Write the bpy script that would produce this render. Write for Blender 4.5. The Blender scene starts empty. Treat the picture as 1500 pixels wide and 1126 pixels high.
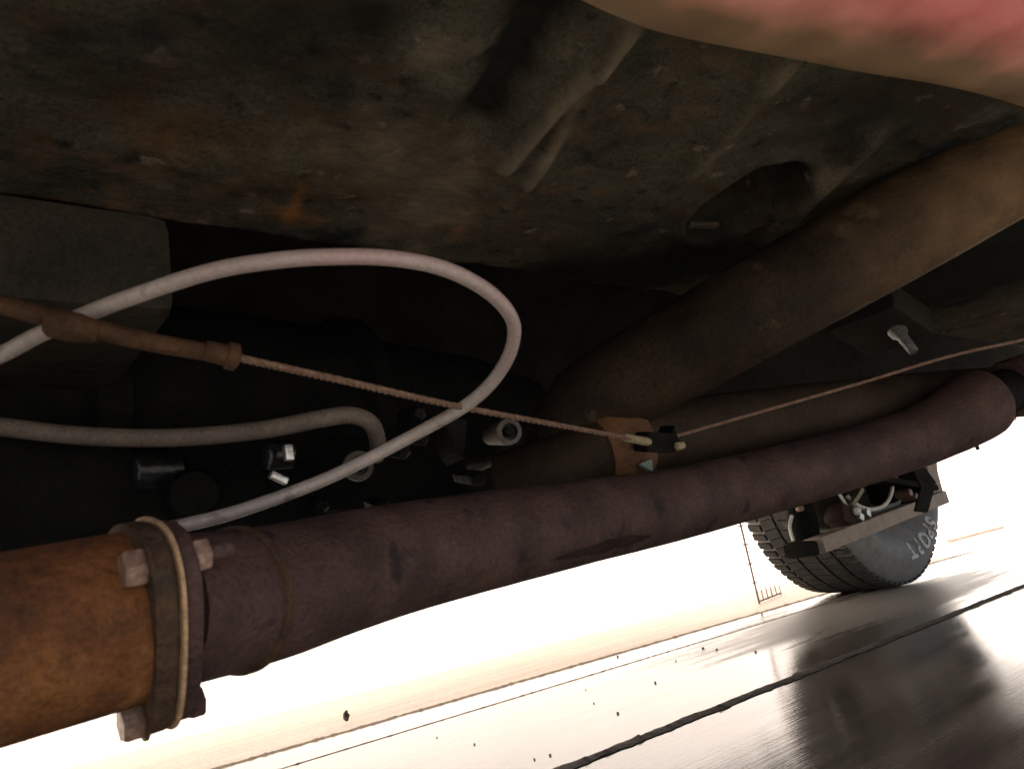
import bpy, bmesh, math, random
import numpy as np
from mathutils import Vector, Matrix, noise as mnoise
random.seed(7)
S = bpy.context.scene
C = S.collection

# ------------------------------------------------------------------ camera
# world: X along the car, Y across the car (away from the camera), Z up
F = 1127.0                                   # focal length in photo pixels
HC = 0.21                                    # camera height
UP = np.array([-.175, -1, .251]); UP /= np.linalg.norm(UP)
AX = np.array([1391, 40, 1127.]); AX -= UP * AX.dot(UP); AX /= np.linalg.norm(AX)
LA = np.cross(UP, AX)
cam = bpy.data.cameras.new('camera'); camo = bpy.data.objects.new('camera', cam); C.objects.link(camo)
cam.sensor_width = 36; cam.lens = F / 1500 * 36
cam.clip_start = .01; cam.clip_end = 200
m = np.eye(4)
m[:3, 0] = [AX[0], LA[0], UP[0]]
m[:3, 1] = [-AX[1], -LA[1], -UP[1]]
m[:3, 2] = [-AX[2], -LA[2], -UP[2]]
m[:3, 3] = [0, 0, HC]
camo.matrix_world = Matrix(m.tolist())
cam.dof.use_dof = True; cam.dof.focus_distance = 1.1; cam.dof.aperture_fstop = 20
S.camera = camo

# ------------------------------------------------------------------ sky, sun, exposure
w = bpy.data.worlds.new('World'); S.world = w; w.use_nodes = True
nt = w.node_tree; nt.nodes.clear()
sky = nt.nodes.new('ShaderNodeTexSky'); sky.sky_type = 'NISHITA'; sky.sun_disc = False
SUN_EL, SUN_AZ = 60, 195                     # azimuth clockwise from +Y
sky.sun_elevation = math.radians(SUN_EL); sky.sun_rotation = math.radians(SUN_AZ)
sky.air_density = 1.0; sky.dust_density = 4.0; sky.ozone_density = .6
bg = nt.nodes.new('ShaderNodeBackground'); bg.inputs[1].default_value = .12
wo = nt.nodes.new('ShaderNodeOutputWorld')
nt.links.new(sky.outputs[0], bg.inputs[0]); nt.links.new(bg.outputs[0], wo.inputs[0])
sl = bpy.data.lights.new('sun', 'SUN'); sl.energy = 4.5; sl.angle = math.radians(1); sl.color = (1, .94, .86)
so = bpy.data.objects.new('sun', sl); C.objects.link(so)
a, e = math.radians(SUN_AZ), math.radians(SUN_EL)
so.rotation_euler = Vector((math.sin(a) * math.cos(e), math.cos(a) * math.cos(e), math.sin(e))).to_track_quat('Z', 'Y').to_euler()
so.location = (0, -3, 5)
S.view_settings.view_transform = 'Standard'; S.view_settings.look = 'None'; S.view_settings.gamma = 1
S.view_settings.exposure = 1.55
S.render.engine = 'CYCLES'
S.cycles.max_bounces = 10; S.cycles.diffuse_bounces = 6

# ------------------------------------------------------------------ photo pixel -> direction -> point
def ray(x, y):
    v = np.array([x - 750, y - 563, F]) / F
    return np.array([v @ AX, v @ LA, v @ UP])
def P(x, y, t): return Vector(ray(x, y) * t + [0, 0, HC])
def PZ(x, y, z):
    r = ray(x, y); return P(x, y, (z - HC) / r[2])
def PY(x, y, Y):
    r = ray(x, y); return P(x, y, Y / r[1])

# ------------------------------------------------------------------ materials
MATS = {}
def mat(name, cols, scale=20, rough=(.6, .8), metal=0, bump=.2, bscale=None, stretch=(1, 1, 1), detail=6, pos=None, spec=.5, spots=None, dist=0.0, dim=1.0, speck=.45, bdist=.002):
    """cols: list of colours mixed by a noise; spots: (colour, scale, threshold) patches of rust or dirt"""
    if name in MATS: return MATS[name]
    ma = bpy.data.materials.new(name); ma.use_nodes = True; MATS[name] = ma
    t = ma.node_tree; N = t.nodes; L = t.links
    b = N['Principled BSDF']
    tc = N.new('ShaderNodeNewGeometry')
    mp = N.new('ShaderNodeMapping'); mp.inputs['Scale'].default_value = stretch
    L.new(tc.outputs['Position'], mp.inputs[0])
    no = N.new('ShaderNodeTexNoise'); no.inputs['Scale'].default_value = scale; no.inputs['Detail'].default_value = detail
    no.inputs['Roughness'].default_value = .62; no.inputs['Distortion'].default_value = dist
    L.new(mp.outputs[0], no.inputs['Vector'])
    cr = N.new('ShaderNodeValToRGB')
    k = len(cols); lo, hi = pos or (.3, .7)
    cols = [tuple(x * dim for x in c) for c in cols]
    while len(cr.color_ramp.elements) < k: cr.color_ramp.elements.new(.5)
    for i, c in enumerate(cols):
        cr.color_ramp.elements[i].position = lo + (hi - lo) * i / max(1, k - 1); cr.color_ramp.elements[i].color = (*c, 1)
    L.new(no.outputs['Fac'], cr.inputs[0])
    col = cr.outputs[0]
    for sp in (spots or []):
        n2 = N.new('ShaderNodeTexNoise'); n2.inputs['Scale'].default_value = sp[1]; n2.inputs['Detail'].default_value = 5
        L.new(mp.outputs[0], n2.inputs['Vector'])
        mr = N.new('ShaderNodeMapRange'); mr.inputs['From Min'].default_value = sp[2]; mr.inputs['From Max'].default_value = sp[2] + (sp[3] if len(sp) > 3 else .06)
        L.new(n2.outputs['Fac'], mr.inputs['Value'])
        mx = N.new('ShaderNodeMix'); mx.data_type = 'RGBA'
        L.new(mr.outputs[0], mx.inputs['Factor']); L.new(col, mx.inputs['A']); mx.inputs['B'].default_value = (*[x * dim for x in sp[0]], 1)
        col = mx.outputs['Result']
    if speck:
        n4 = N.new('ShaderNodeTexNoise'); n4.inputs['Scale'].default_value = 420; n4.inputs['Detail'].default_value = 4; n4.inputs['Roughness'].default_value = .8
        L.new(mp.outputs[0], n4.inputs['Vector'])
        mr = N.new('ShaderNodeMapRange'); mr.inputs['From Min'].default_value = .3; mr.inputs['From Max'].default_value = .7
        mr.inputs['To Min'].default_value = 1 - speck; mr.inputs['To Max'].default_value = 1 + speck; mr.clamp = False
        L.new(n4.outputs['Fac'], mr.inputs['Value'])
        mx = N.new('ShaderNodeMix'); mx.data_type = 'RGBA'; mx.blend_type = 'MULTIPLY'; mx.inputs['Factor'].default_value = 1
        L.new(col, mx.inputs['A']); L.new(mr.outputs[0], mx.inputs['B']); col = mx.outputs['Result']
    L.new(col, b.inputs['Base Color'])
    n3 = N.new('ShaderNodeTexNoise'); n3.inputs['Scale'].default_value = bscale or scale * 4; n3.inputs['Detail'].default_value = 6
    L.new(mp.outputs[0], n3.inputs['Vector'])
    rr = N.new('ShaderNodeMapRange'); rr.inputs['To Min'].default_value = rough[0]; rr.inputs['To Max'].default_value = rough[1]
    rr.inputs['From Min'].default_value = .3; rr.inputs['From Max'].default_value = .7
    L.new(n3.outputs['Fac'], rr.inputs['Value']); L.new(rr.outputs[0], b.inputs['Roughness'])
    b.inputs['Metallic'].default_value = metal; b.inputs['Specular IOR Level'].default_value = spec
    bp = N.new('ShaderNodeBump'); bp.inputs['Strength'].default_value = bump; bp.inputs['Distance'].default_value = bdist
    L.new(n3.outputs['Fac'], bp.inputs['Height']); L.new(bp.outputs[0], b.inputs['Normal'])
    return ma

TUNM = mat('tunnel_shade_black', [(.010, .0095, .008), (.024, .022, .018)], 14, (.7, .9), 0, .5, 120, spec=.04, spots=[((.02, .018, .014), 9, .62, .1)])  # near black with the tunnel recess's shade put in; also on black parts
RUST_O = mat('rust_orange', [(.05, .022, .01), (.17, .065, .018), (.26, .105, .03)], 26, (.75, .95), 0, .5, 160, spots=[((.04, .025, .035), 24, .63), ((.33, .15, .05), 31, .62, .1), ((.10, .035, .02), 9, .55, .15)], spec=0.25, bdist=.0035, dim=.55)
RUST_P = mat('rust_purple', [(.054, .029, .023), (.09, .05, .041), (.125, .071, .057)], 30, (.6, .85), 0, .45, 320, spots=[((.055, .03, .028), 12, .58, .1), ((.15, .075, .05), 21, .64, .08), ((.03, .018, .018), 34, .62, .07)], spec=0.25, bdist=.0035, dim=0.5)
RUST_D = mat('rust_dark_flange', [(.03, .02, .014), (.075, .042, .022), (.12, .065, .03)], 60, (.7, .9), 0, .6, 240, spec=0.25, bdist=.0035, dim=0.55)
GASKET = mat('gasket_tan', [(.2, .125, .065), (.38, .25, .14)], 120, (.7, .9), 0, .3, 400)
BOLT = mat('bolt_steel', [(.12, .075, .055), (.28, .19, .145)], 90, (.35, .6), .5, .3, 300)
PANM = mat('underbody_grime', [(.016, .018, .015), (.031, .034, .027), (.046, .04, .029), (.05, .05, .037), (.08, .068, .048)], 9, (.6, .85), 0, .5, 120, detail=9, pos=(.30, .70), dist=.5,
           spots=[((.014, .016, .016), 13, .58, .10), ((.045, .036, .023), 6, .54, .14), ((.10, .05, .02), 27, .70, .05), ((.10, .085, .068), 46, .64, .06), ((.016, .017, .014), 58, .60, .14)], spec=0, dim=.98, bdist=.004)
BROWN = mat('brown_pipe', [(.036, .025, .018), (.07, .05, .034)], 18, (.6, .8), 0, .4, 200, spec=.1, bdist=.0035, dim=0.5)
DARKT = mat('sooty_tube', [(.03, .023, .017), (.062, .045, .03), (.10, .07, .043)], 14, (.55, .8), 0, .4, 220, spots=[((.16, .12, .075), 26, .63, .08)], spec=.1, bdist=.0035, dim=.36)
BURN = mat('burnt_weld', [(.10, .045, .018), (.20, .09, .03)], 40, (.7, .9), 0, .5, 260, dim=0.6)
CABLE = mat('grey_cable', [(.36, .32, .30), (.48, .43, .40)], 40, (.4, .55), 0, .08, 200, spots=[((.17, .14, .12), 60, .60, .12), ((.44, .33, .32), 9, .56, .12)], speck=.2, dim=.6)
HOSE = mat('brake_hose', [(.16, .13, .11), (.23, .19, .16)], 50, (.6, .8), 0, .3, 300, dim=0.6)
RWIRE = mat('rusty_wire', [(.20, .12, .075), (.34, .21, .14)], 160, (.6, .8), .1, .5, 700, dim=.5)
RSHEATH = mat('rusty_sheath', [(.07, .035, .015), (.14, .07, .028)], 70, (.7, .9), 0, .5, 300, spec=0.25, dim=.4)
BLACKM = mat('oily_casting', [(.008, .009, .009), (.02, .021, .02)], 20, (.6, .85), .1, .5, 120, spec=.06, dim=.5)
BLACKG = mat('black_gloss', [(.012, .016, .018), (.03, .036, .04)], 30, (.18, .3), .3, .2, 120, dim=0.5)
TYRE = mat('tyre_rubber', [(.02, .02, .019), (.042, .041, .038)], 40, (.6, .8), 0, .4, 300, spots=[((.11, .095, .075), 60, .62, .1)])
SIDEW = mat('tyre_sidewall', [(.16, .155, .145), (.25, .24, .225)], 30, (.55, .7), 0, .1, 200, spec=.3)
LETTER = mat('raised_letter_white', [(.45, .44, .42), (.7, .69, .66)], 60, (.5, .7), 0, .2, 200)
TANST = mat('dusty_steel', [(.30, .235, .19), (.42, .34, .28)], 25, (.55, .8), 0, .3, 200)
WHITER = mat('white_rubber', [(.6, .58, .53), (.75, .73, .68)], 30, (.4, .6), 0, .1, 200)
ZINC = mat('zinc', [(.45, .46, .45), (.62, .62, .6)], 80, (.25, .45), .8, .2, 400)
TEAL = mat('green_clip', [(.08, .14, .12), (.15, .22, .19)], 80, (.5, .7), 0, .2, 400)
OLIVE = mat('olive_strap', [(.17, .15, .08), (.25, .22, .13)], 80, (.5, .7), 0, .2, 400)

# ------------------------------------------------------------------ mesh helpers
class MB:
    def __init__(s): s.v = []; s.f = []
    def add(s, vs, fs):
        o = len(s.v); s.v += [tuple(v) for v in vs]; s.f += [tuple(i + o for i in f) for f in fs]; return s
    def box(s, c, sx, sy, sz, R=None):
        R = R or Matrix.Identity(3)
        vs = [Vector(c) + R @ Vector((x * sx / 2, y * sy / 2, z * sz / 2)) for x in (-1, 1) for y in (-1, 1) for z in (-1, 1)]
        return s.add(vs, [(0, 1, 3, 2), (4, 6, 7, 5), (0, 4, 5, 1), (2, 3, 7, 6), (0, 2, 6, 4), (1, 5, 7, 3)])
    def tube(s, pts, rad, seg=16, caps=True, wob=0):
        pts = [Vector(p) for p in pts]; n = len(pts)
        if not hasattr(rad, '__len__'): rad = [rad] * n
        T = [(pts[min(i + 1, n - 1)] - pts[max(i - 1, 0)]).normalized() for i in range(n)]
        u = T[0].orthogonal().normalized(); vs = []; fs = []
        for i in range(n):
            u = (u - T[i] * u.dot(T[i])).normalized(); v = T[i].cross(u)
            for k in range(seg):
                an = 2 * math.pi * k / seg
                r = rad[i] * (1 + wob * mnoise.noise((pts[i] * 30 + Vector((k * 3.1, 0, 0)))))
                vs.append(pts[i] + (u * math.cos(an) + v * math.sin(an)) * r)
        for i in range(n - 1):
            for k in range(seg):
                k2 = (k + 1) % seg
                fs.append((i * seg + k, i * seg + k2, (i + 1) * seg + k2, (i + 1) * seg + k))
        if caps: fs += [tuple(range(seg))[::-1], tuple((n - 1) * seg + k for k in range(seg))]
        return s.add(vs, fs)
    def lathe(s, o, axis, prof, seg=24, ref=None):
        """prof: list of (distance along axis, radius)"""
        o = Vector(o); axis = Vector(axis).normalized()
        u = (Vector(ref) - axis * Vector(ref).dot(axis)).normalized() if ref else axis.orthogonal().normalized()
        v = axis.cross(u); vs = []; fs = []; n = len(prof)
        for (a_, r) in prof:
            for k in range(seg):
                an = 2 * math.pi * k / seg
                vs.append(o + axis * a_ + (u * math.cos(an) + v * math.sin(an)) * r)
        for i in range(n - 1):
            for k in range(seg):
                k2 = (k + 1) % seg; fs.append((i * seg + k, i * seg + k2, (i + 1) * seg + k2, (i + 1) * seg + k))
        fs += [tuple(range(seg))[::-1], tuple((n - 1) * seg + k for k in range(seg))]
        return s.add(vs, fs)
    def prism(s, poly, d):
        """closed polygon of points, extruded along vector d"""
        n = len(poly); d = Vector(d)
        vs = [Vector(p) for p in poly] + [Vector(p) + d for p in poly]
        fs = [tuple(range(n)), tuple(range(2 * n - 1, n - 1, -1))] + [(i, i + n, (i + 1) % n + n, (i + 1) % n) for i in range(n)]
        return s.add(vs, fs)
    def build(s, name, material, parent=None, smooth=True, bevel=0, auto=40):
        me = bpy.data.meshes.new(name)
        c = sum((Vector(v) for v in s.v), Vector()) / len(s.v)
        me.from_pydata([tuple(Vector(v) - c) for v in s.v], [], s.f); me.update()
        bm = bmesh.new(); bm.from_mesh(me); bmesh.ops.recalc_face_normals(bm, faces=bm.faces)
        if bevel:
            es = [e_ for e_ in bm.edges if len(e_.link_faces) == 2 and e_.calc_face_angle(0) > .6]
            bmesh.ops.bevel(bm, geom=es, offset=bevel, segments=2, affect='EDGES', profile=.6)
        bm.to_mesh(me); bm.free()
        if smooth:
            me.shade_smooth(); me.set_sharp_from_angle(angle=math.radians(auto))
        me.materials.append(material)
        o = bpy.data.objects.new(name, me); C.objects.link(o)
        if parent is not None:
            o.parent = parent; o.location = c - world_of[parent.name]
        else: o.location = c
        world_of[o.name] = c
        return o
world_of = {}
def spline(pts, n=10):
    """Catmull-Rom through tuples of any length"""
    q = [np.array(p, float) for p in pts]; q = [2 * q[0] - q[1]] + q + [2 * q[-1] - q[-2]]; out = []
    for i in range(1, len(q) - 2):
        for k in range(n):
            t = k / n
            out.append(.5 * ((2 * q[i]) + (-q[i - 1] + q[i + 1]) * t + (2 * q[i - 1] - 5 * q[i] + 4 * q[i + 1] - q[i + 2]) * t * t + (-q[i - 1] + 3 * q[i] - 3 * q[i + 1] + q[i + 2]) * t ** 3))
    out.append(q[-2]); return out
def cable(name, material, px, r, parent, n=10, seg=12, wob=0):
    """path through photo pixels with their distances"""
    pts = spline([tuple(P(*p)) for p in px], n)
    return MB().tube(pts, r, seg, wob=wob).build(name, material, parent)
def hexa(c, axis, r, h, ref=None):
    return MB().lathe(c, axis, [(0, r * .9), (h * .12, r), (h * .85, r), (h, r * .88)], 6, ref)

# ================================================================== SETTING
def struct(o): o['kind'] = 'structure'; return o
# wet concrete, streaked along X
def wet_concrete(name, wet):
    ma = bpy.data.materials.new(name); ma.use_nodes = True
    t = ma.node_tree; N = t.nodes; L = t.links; b = N['Principled BSDF']
    g = N.new('ShaderNodeNewGeometry')
    def noise(sc, st, det=8, ro=.6):
        mp = N.new('ShaderNodeMapping'); mp.inputs['Scale'].default_value = st; L.new(g.outputs['Position'], mp.inputs[0])
        n_ = N.new('ShaderNodeTexNoise'); n_.inputs['Scale'].default_value = sc; n_.inputs['Detail'].default_value = det; n_.inputs['Roughness'].default_value = ro
        L.new(mp.outputs[0], n_.inputs['Vector']); return n_.outputs['Fac']
    streak = noise(14, (.16, 1.6, 1)); fine = noise(160, (1, 1, 1)); big = noise(2.2, (.5, 1, 1), 4)
    cr = N.new('ShaderNodeValToRGB'); cr.color_ramp.elements[0].position = .3; cr.color_ramp.elements[1].position = .7
    cr.color_ramp.elements[0].color = (*[c * (.32 if wet else 2.1) for c in (.27, .22, .165)], 1)
    cr.color_ramp.elements[1].color = (*[c * (.45 if wet else 1.7) for c in (.44, .37, .28)], 1)
    L.new(streak, cr.inputs[0]); L.new(cr.outputs[0], b.inputs['Base Color'])
    broom = noise(60, (.05, 2.4, 1), 4, .7)
    vo = N.new('ShaderNodeTexVoronoi'); vo.inputs['Scale'].default_value = 140; L.new(g.outputs['Position'], vo.inputs['Vector'])
    mv = N.new('ShaderNodeMapRange'); mv.inputs['From Max'].default_value = .9; mv.inputs['To Min'].default_value = .55; mv.inputs['To Max'].default_value = 1.3; L.new(fine, mv.inputs['Value'])
    mm = N.new('ShaderNodeMix'); mm.data_type = 'RGBA'; mm.blend_type = 'MULTIPLY'; mm.inputs['Factor'].default_value = 1; L.new(cr.outputs[0], mm.inputs['A']); L.new(mv.outputs[0], mm.inputs['B'])
    pit = N.new('ShaderNodeMapRange'); pit.inputs['From Min'].default_value = .0; pit.inputs['From Max'].default_value = .25; L.new(vo.outputs['Distance'], pit.inputs['Value'])
    L.new(mm.outputs['Result'], b.inputs['Base Color'])
    ad = N.new('ShaderNodeMath'); ad.operation = 'MULTIPLY_ADD'; ad.inputs[1].default_value = .55
    L.new(streak, ad.inputs[0]); L.new(big, ad.inputs[2])
    rr = N.new('ShaderNodeMapRange'); rr.inputs['From Min'].default_value = .6; rr.inputs['From Max'].default_value = 1.0
    rr.inputs['To Min'].default_value = .04 if wet else .5; rr.inputs['To Max'].default_value = .24 if wet else .8
    L.new(ad.outputs[0], rr.inputs['Value'])
    if wet:                                   # half-dry patch round the tyre
        dc = PZ(1275, 885, 0); vm = N.new('ShaderNodeVectorMath'); vm.operation = 'SUBTRACT'; vm.inputs[1].default_value = dc; L.new(g.outputs['Position'], vm.inputs[0])
        vs_ = N.new('ShaderNodeVectorMath'); vs_.operation = 'MULTIPLY'; vs_.inputs[1].default_value = (1 / .75, 1 / .28, 0); L.new(vm.outputs[0], vs_.inputs[0])
        ln = N.new('ShaderNodeVectorMath'); ln.operation = 'LENGTH'; L.new(vs_.outputs[0], ln.inputs[0])
        a2 = N.new('ShaderNodeMath'); a2.operation = 'MULTIPLY_ADD'; a2.inputs[1].default_value = 1.5; L.new(streak, a2.inputs[0]); L.new(ln.outputs['Value'], a2.inputs[2])
        dm = N.new('ShaderNodeMapRange'); dm.inputs['From Min'].default_value = 1.35; dm.inputs['From Max'].default_value = 1.75; dm.inputs['To Min'].default_value = 1; dm.inputs['To Max'].default_value = 0
        L.new(a2.outputs[0], dm.inputs['Value'])
        mr2 = N.new('ShaderNodeMix'); mr2.data_type = 'FLOAT'; L.new(dm.outputs[0], mr2.inputs['Factor']); L.new(rr.outputs[0], mr2.inputs['A']); mr2.inputs['B'].default_value = .42
        L.new(mr2.outputs['Result'], b.inputs['Roughness'])
        mc2 = N.new('ShaderNodeMix'); mc2.data_type = 'RGBA'; L.new(dm.outputs[0], mc2.inputs['Factor']); L.new(mm.outputs['Result'], mc2.inputs['A'])
        br_ = N.new('ShaderNodeMix'); br_.data_type = 'RGBA'; br_.inputs['A'].default_value = (.14, .12, .095, 1); br_.inputs['B'].default_value = (.42, .38, .32, 1); L.new(broom, br_.inputs['Factor'])
        L.new(br_.outputs['Result'], mc2.inputs['B']); L.new(mc2.outputs['Result'], b.inputs['Base Color'])
    else: L.new(rr.outputs[0], b.inputs['Roughness'])
    bp = N.new('ShaderNodeBump'); bp.inputs['Strength'].default_value = .14 if wet else .4; bp.inputs['Distance'].default_value = .0015
    mixh = N.new('ShaderNodeMath'); mixh.operation = 'MULTIPLY_ADD'; mixh.inputs[1].default_value = .35
    mh2 = N.new('ShaderNodeMath'); mh2.operation = 'MULTIPLY_ADD'; mh2.inputs[1].default_value = .8; L.new(broom, mh2.inputs[0]); L.new(streak, mh2.inputs[2])
    pa = N.new('ShaderNodeMath'); pa.operation = 'MULTIPLY_ADD'; pa.inputs[1].default_value = .25; L.new(pit.outputs[0], pa.inputs[0]); L.new(mh2.outputs[0], pa.inputs[2])
    L.new(fine, mixh.inputs[0]); L.new(pa.outputs[0], mixh.inputs[2])
    L.new(mixh.outputs[0], bp.inputs['Height']); L.new(bp.outputs[0], b.inputs['Normal'])
    b.inputs['Specular IOR Level'].default_value = .9 if wet else .4
    return ma
WET = wet_concrete('wet_concrete', True); DRY = wet_concrete('dry_concrete', False)
JOINT = mat('joint_filler', [(.05, .038, .03), (.16, .12, .09)], 90, (.6, .9), 0, .8, 300)
SOIL = mat('joint_dirt', [(.14, .10, .06), (.26, .19, .12)], 60, (.8, .95), 0, .8, 200)

def rough_strip(name, x0, x1, y0, y1, z, step, amp, material, dz=.002, seed=0):
    """strip along X whose two edges wander"""
    mb = MB(); n = int((x1 - x0) / step); vs = []; fs = []
    for i in range(n + 1):
        x = x0 + (x1 - x0) * i / n
        a_ = amp * mnoise.noise(Vector((x * 18, seed, 0))) + amp * .6 * mnoise.noise(Vector((x * 70, seed + 3, 0)))
        b_ = amp * mnoise.noise(Vector((x * 18, seed + 9, 0))) + amp * .6 * mnoise.noise(Vector((x * 70, seed + 5, 0)))
        zz = z + dz * mnoise.noise(Vector((x * 90, seed, 4)))
        vs += [(x, y0 + a_, z - .002), (x, (y0 + y1) / 2 + (a_ + b_) / 2, zz), (x, y1 + b_, z - .002)]
    for i in range(n):
        k = i * 3; fs += [(k, k + 3, k + 4, k + 1), (k + 1, k + 4, k + 5, k + 2)]
    return mb.add(vs, fs).build(name, material)
def slab(name, x0, x1, y0, y1, z, material):
    return struct(MB().box(((x0 + x1) / 2, (y0 + y1) / 2, z - .06), x1 - x0, y1 - y0, .12).build(name, material, smooth=False, bevel=.003))
g0 = struct(MB().box((5, 0, -.16), 120, 120, .06).build('ground', DRY, smooth=False))
slab('pavement', -12, 18, -9, .700, 0, WET)
slab('pavement', -12, 18, .721, 1.196, 0, WET)
slab('pavement', -12, 18, 1.201, 1.350, 0, WET)
slab('pavement', -12, 18, 1.366, 2.6, -.004, DRY)
j = struct(rough_strip('joint_filler', -2, 6, .699, .722, .003, .003, .006, JOINT, .0045))
j2 = struct(rough_strip('edge_dirt', -1, 6, 1.345, 1.372, .002, .006, .009, SOIL, .004, 20))
j3 = struct(rough_strip('crack_dirt', -1, 6, 1.195, 1.202, .0008, .006, .003, SOIL, .002, 33))

# white wall beyond the car
WALLM = mat('white_paint', [(.78, .76, .72), (.84, .82, .79)], 3, (.6, .8), 0, .2, 60)
wl = MB().box((3, 2.2, 1.3), 30, .3, 2.7).build('white_wall', WALLM, smooth=False)
wl['label'] = 'plain white painted wall glaring in daylight beyond the car'; wl['category'] = 'wall'

# wire mesh panel between car and wall
MESHM = mat('panel_wire', [(.16, .09, .07), (.3, .2, .16)], 60, (.6, .8), 0, .2, 300)
MESHW = mat('panel_wire_white', [(.6, .57, .52), (.7, .67, .62)], 60, (.6, .8), 0, .2, 300)
c0 = PZ(1112, 882, 0); c1 = PZ(1178, 866, 0); c1 = Vector((c1.x, c0.y + .06, 0))
mp_ = bpy.data.objects.new('wire_panel', None); C.objects.link(mp_); mp_.location = c0; world_of['wire_panel'] = c0.copy()
mp_['label'] = 'thin wire mesh panel standing on the pale concrete behind the tyre'; mp_['category'] = 'mesh panel'
MB().tube([c0 + Vector((0, 0, -.004)), c0 + Vector((0, 0, .5))], .0035, 8).build('post', MESHM, mp_)
MB().tube([c1 + Vector((.0, 0, -.004)), c1 + Vector((.0, 0, .5))], .002, 8).build('post', MESHW, mp_)
MB().tube([c0 + Vector((0, 0, .003)), c1 + Vector((0, 0, .003))], .003, 6).build('rail', MESHM, mp_)
MB().tube([c0 + Vector((0, 0, .497)), c1 + Vector((0, 0, .497))], .003, 6).build('rail', MESHM, mp_)
for k in range(1, 8):
    z = k * .062
    MB().tube([c0 + Vector((-.014, 0, z)), c0 + Vector((.016, .001, z))], .0022, 6).build('wire_stub', MESHM, mp_)
    MB().tube([c0 + Vector((0, .004, z)), c1 + Vector((0, .004, z))], .001, 6).build('wire', MESHW, mp_)
for k in range(1, 5):
    q = c0.lerp(c1, k / 5)
    MB().tube([q, q + Vector((0, 0, .497))], .001, 6).build('wire', MESHW, mp_)
    MB().tube([q, q + Vector((0, 0, .045))], .002, 6).build('wire_stub', MESHM, mp_)

# base line of the wall, added as a thin dark tube
r0, r1 = PZ(1390, 792, .006), PZ(1470, 771, .006)
rd = MB().tube(spline([r0, r0.lerp(r1, .35) + Vector((0, .004, 0)), r1], 8), .009, 8, wob=.2).build('wall_base_line', MESHM)
rd['label'] = 'dark line along the foot of the white wall, added as a thin tube'; rd['category'] = 'wall_base_line'

# crumbs lying on the wet slab
CRUMB = mat('crumb', [(.05, .035, .022), (.14, .10, .065)], 80, (.8, .95), 0, .5, 300)
crumbs = [(508, 1055, .009, 2.4), (905, 962, .004, 1), (1030, 950, .0045, 1), (1050, 952, .004, 1), (1107, 955, .0035, 1), (955, 905, .003, 1), (960, 1000, .0035, 1), (905, 1045, .003, 1),
          (806, 1106, .0025, 1), (783, 1112, .002, 1), (695, 1090, .0022, 1), (858, 1010, .002, 1), (990, 968, .0028, 1), (1230, 1050, .0022, 1), (870, 1030, .0022, 1), (640, 1080, .002, 1)]
for i, (x, y, r, hh) in enumerate(crumbs):
    r *= .6; c = PZ(x, y, 0); mb = MB(); vs = []; bmx = bmesh.new(); bmesh.ops.create_icosphere(bmx, subdivisions=2, radius=1)
    vs = [(c.x + v.co.x * r * (1 + .9 * mnoise.noise(v.co * 1.8 + Vector((i, 0, 0)))), c.y + v.co.y * r * (1 + .9 * mnoise.noise(v.co * 1.7 + Vector((0, i, 0)))), r * .7 * hh + v.co.z * r * .8 * hh) for v in bmx.verts]
    if i == 0: vs = [(x_, y_, z_) for x_, y_, z_ in vs]
    fs = [[v.index for v in f_.verts] for f_ in bmx.faces]; bmx.free()
    o = mb.add(vs, fs).build('dirt_crumb', CRUMB)
    o['category'] = 'dirt'
    if i == 0: o['label'] = 'upright dark clod of dirt at the ragged edge of the wet slab'
    else: o['label'] = 'tiny dark crumb of dirt lying on the wet concrete slab'; o['group'] = 'dirt crumbs on the wet slab'

# ================================================================== THE CAR (one thing; everything bolted to it is a part)
car = bpy.data.objects.new('car', None); C.objects.link(car); car.location = (1.1, .6, 0); world_of['car'] = Vector((1.1, .6, 0))
car['label'] = 'red car seen from below with rusty exhaust pipes, loose cables and a grimy floor pan'; car['category'] = 'car'

# ---- floor pan with tunnel: one pressed sheet, height as a function of X and Y
def sst(a_, b_, x): 
    t = np.clip((x - a_) / (b_ - a_), 0, 1); return t * t * (3 - 2 * t)
xs = np.unique(np.concatenate([np.arange(-.9, -.02, .05), np.arange(-.02, .9, .005), np.arange(.9, 3.2, .05)]))
ys = np.unique(np.concatenate([np.arange(-.13, .13, .04), np.arange(.13, .56, .005), np.arange(.56, 1.36, .03)]))
XX, YY = np.meshgrid(xs, ys, indexing='ij')
ZP = .48
Z = np.full_like(XX, ZP)
Z += .19 * sst(.488, .60, YY) - .19 * sst(.86, .97, YY)                              # tunnel
Z += .30 * sst(1.72, 1.95, XX) * sst(.95, 1.06, YY)                                  # wheel house
def seg_d(pa, pb):
    ax, ay = pa.x, pa.y; dx, dy = pb.x - ax, pb.y - ay; L2 = dx * dx + dy * dy
    t = np.clip(((XX - ax) * dx + (YY - ay) * dy) / L2, 0, 1)
    return np.hypot(XX - ax - t * dx, YY - ay - t * dy), t
def bead(a_, b_, wd, h):
    global Z
    d_, t = seg_d(PZ(*a_, ZP), PZ(*b_, ZP)); Z = Z - h * np.exp(-(d_ / wd) ** 2)
bead((738, 245), (868, 95), .0065, .0075)
bead((772, 270), (925, 30), .006, .008)
bead((700, 190), (790, 20), .016, -.012)
bead((800, 215), (880, 110), .006, -.006)
bead((640, 60), (650, 130), .02, .006)
bead((1150, 90), (1000, 260), .010, .009)
bead((1270, 200), (1120, 350), .012, .011)
bead((1110, 90), (1060, 150), .010, -.004)
bead((380, 60), (440, 200), .03, -.006)
bead((60, 215), (420, 250), .02, .004)
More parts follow.
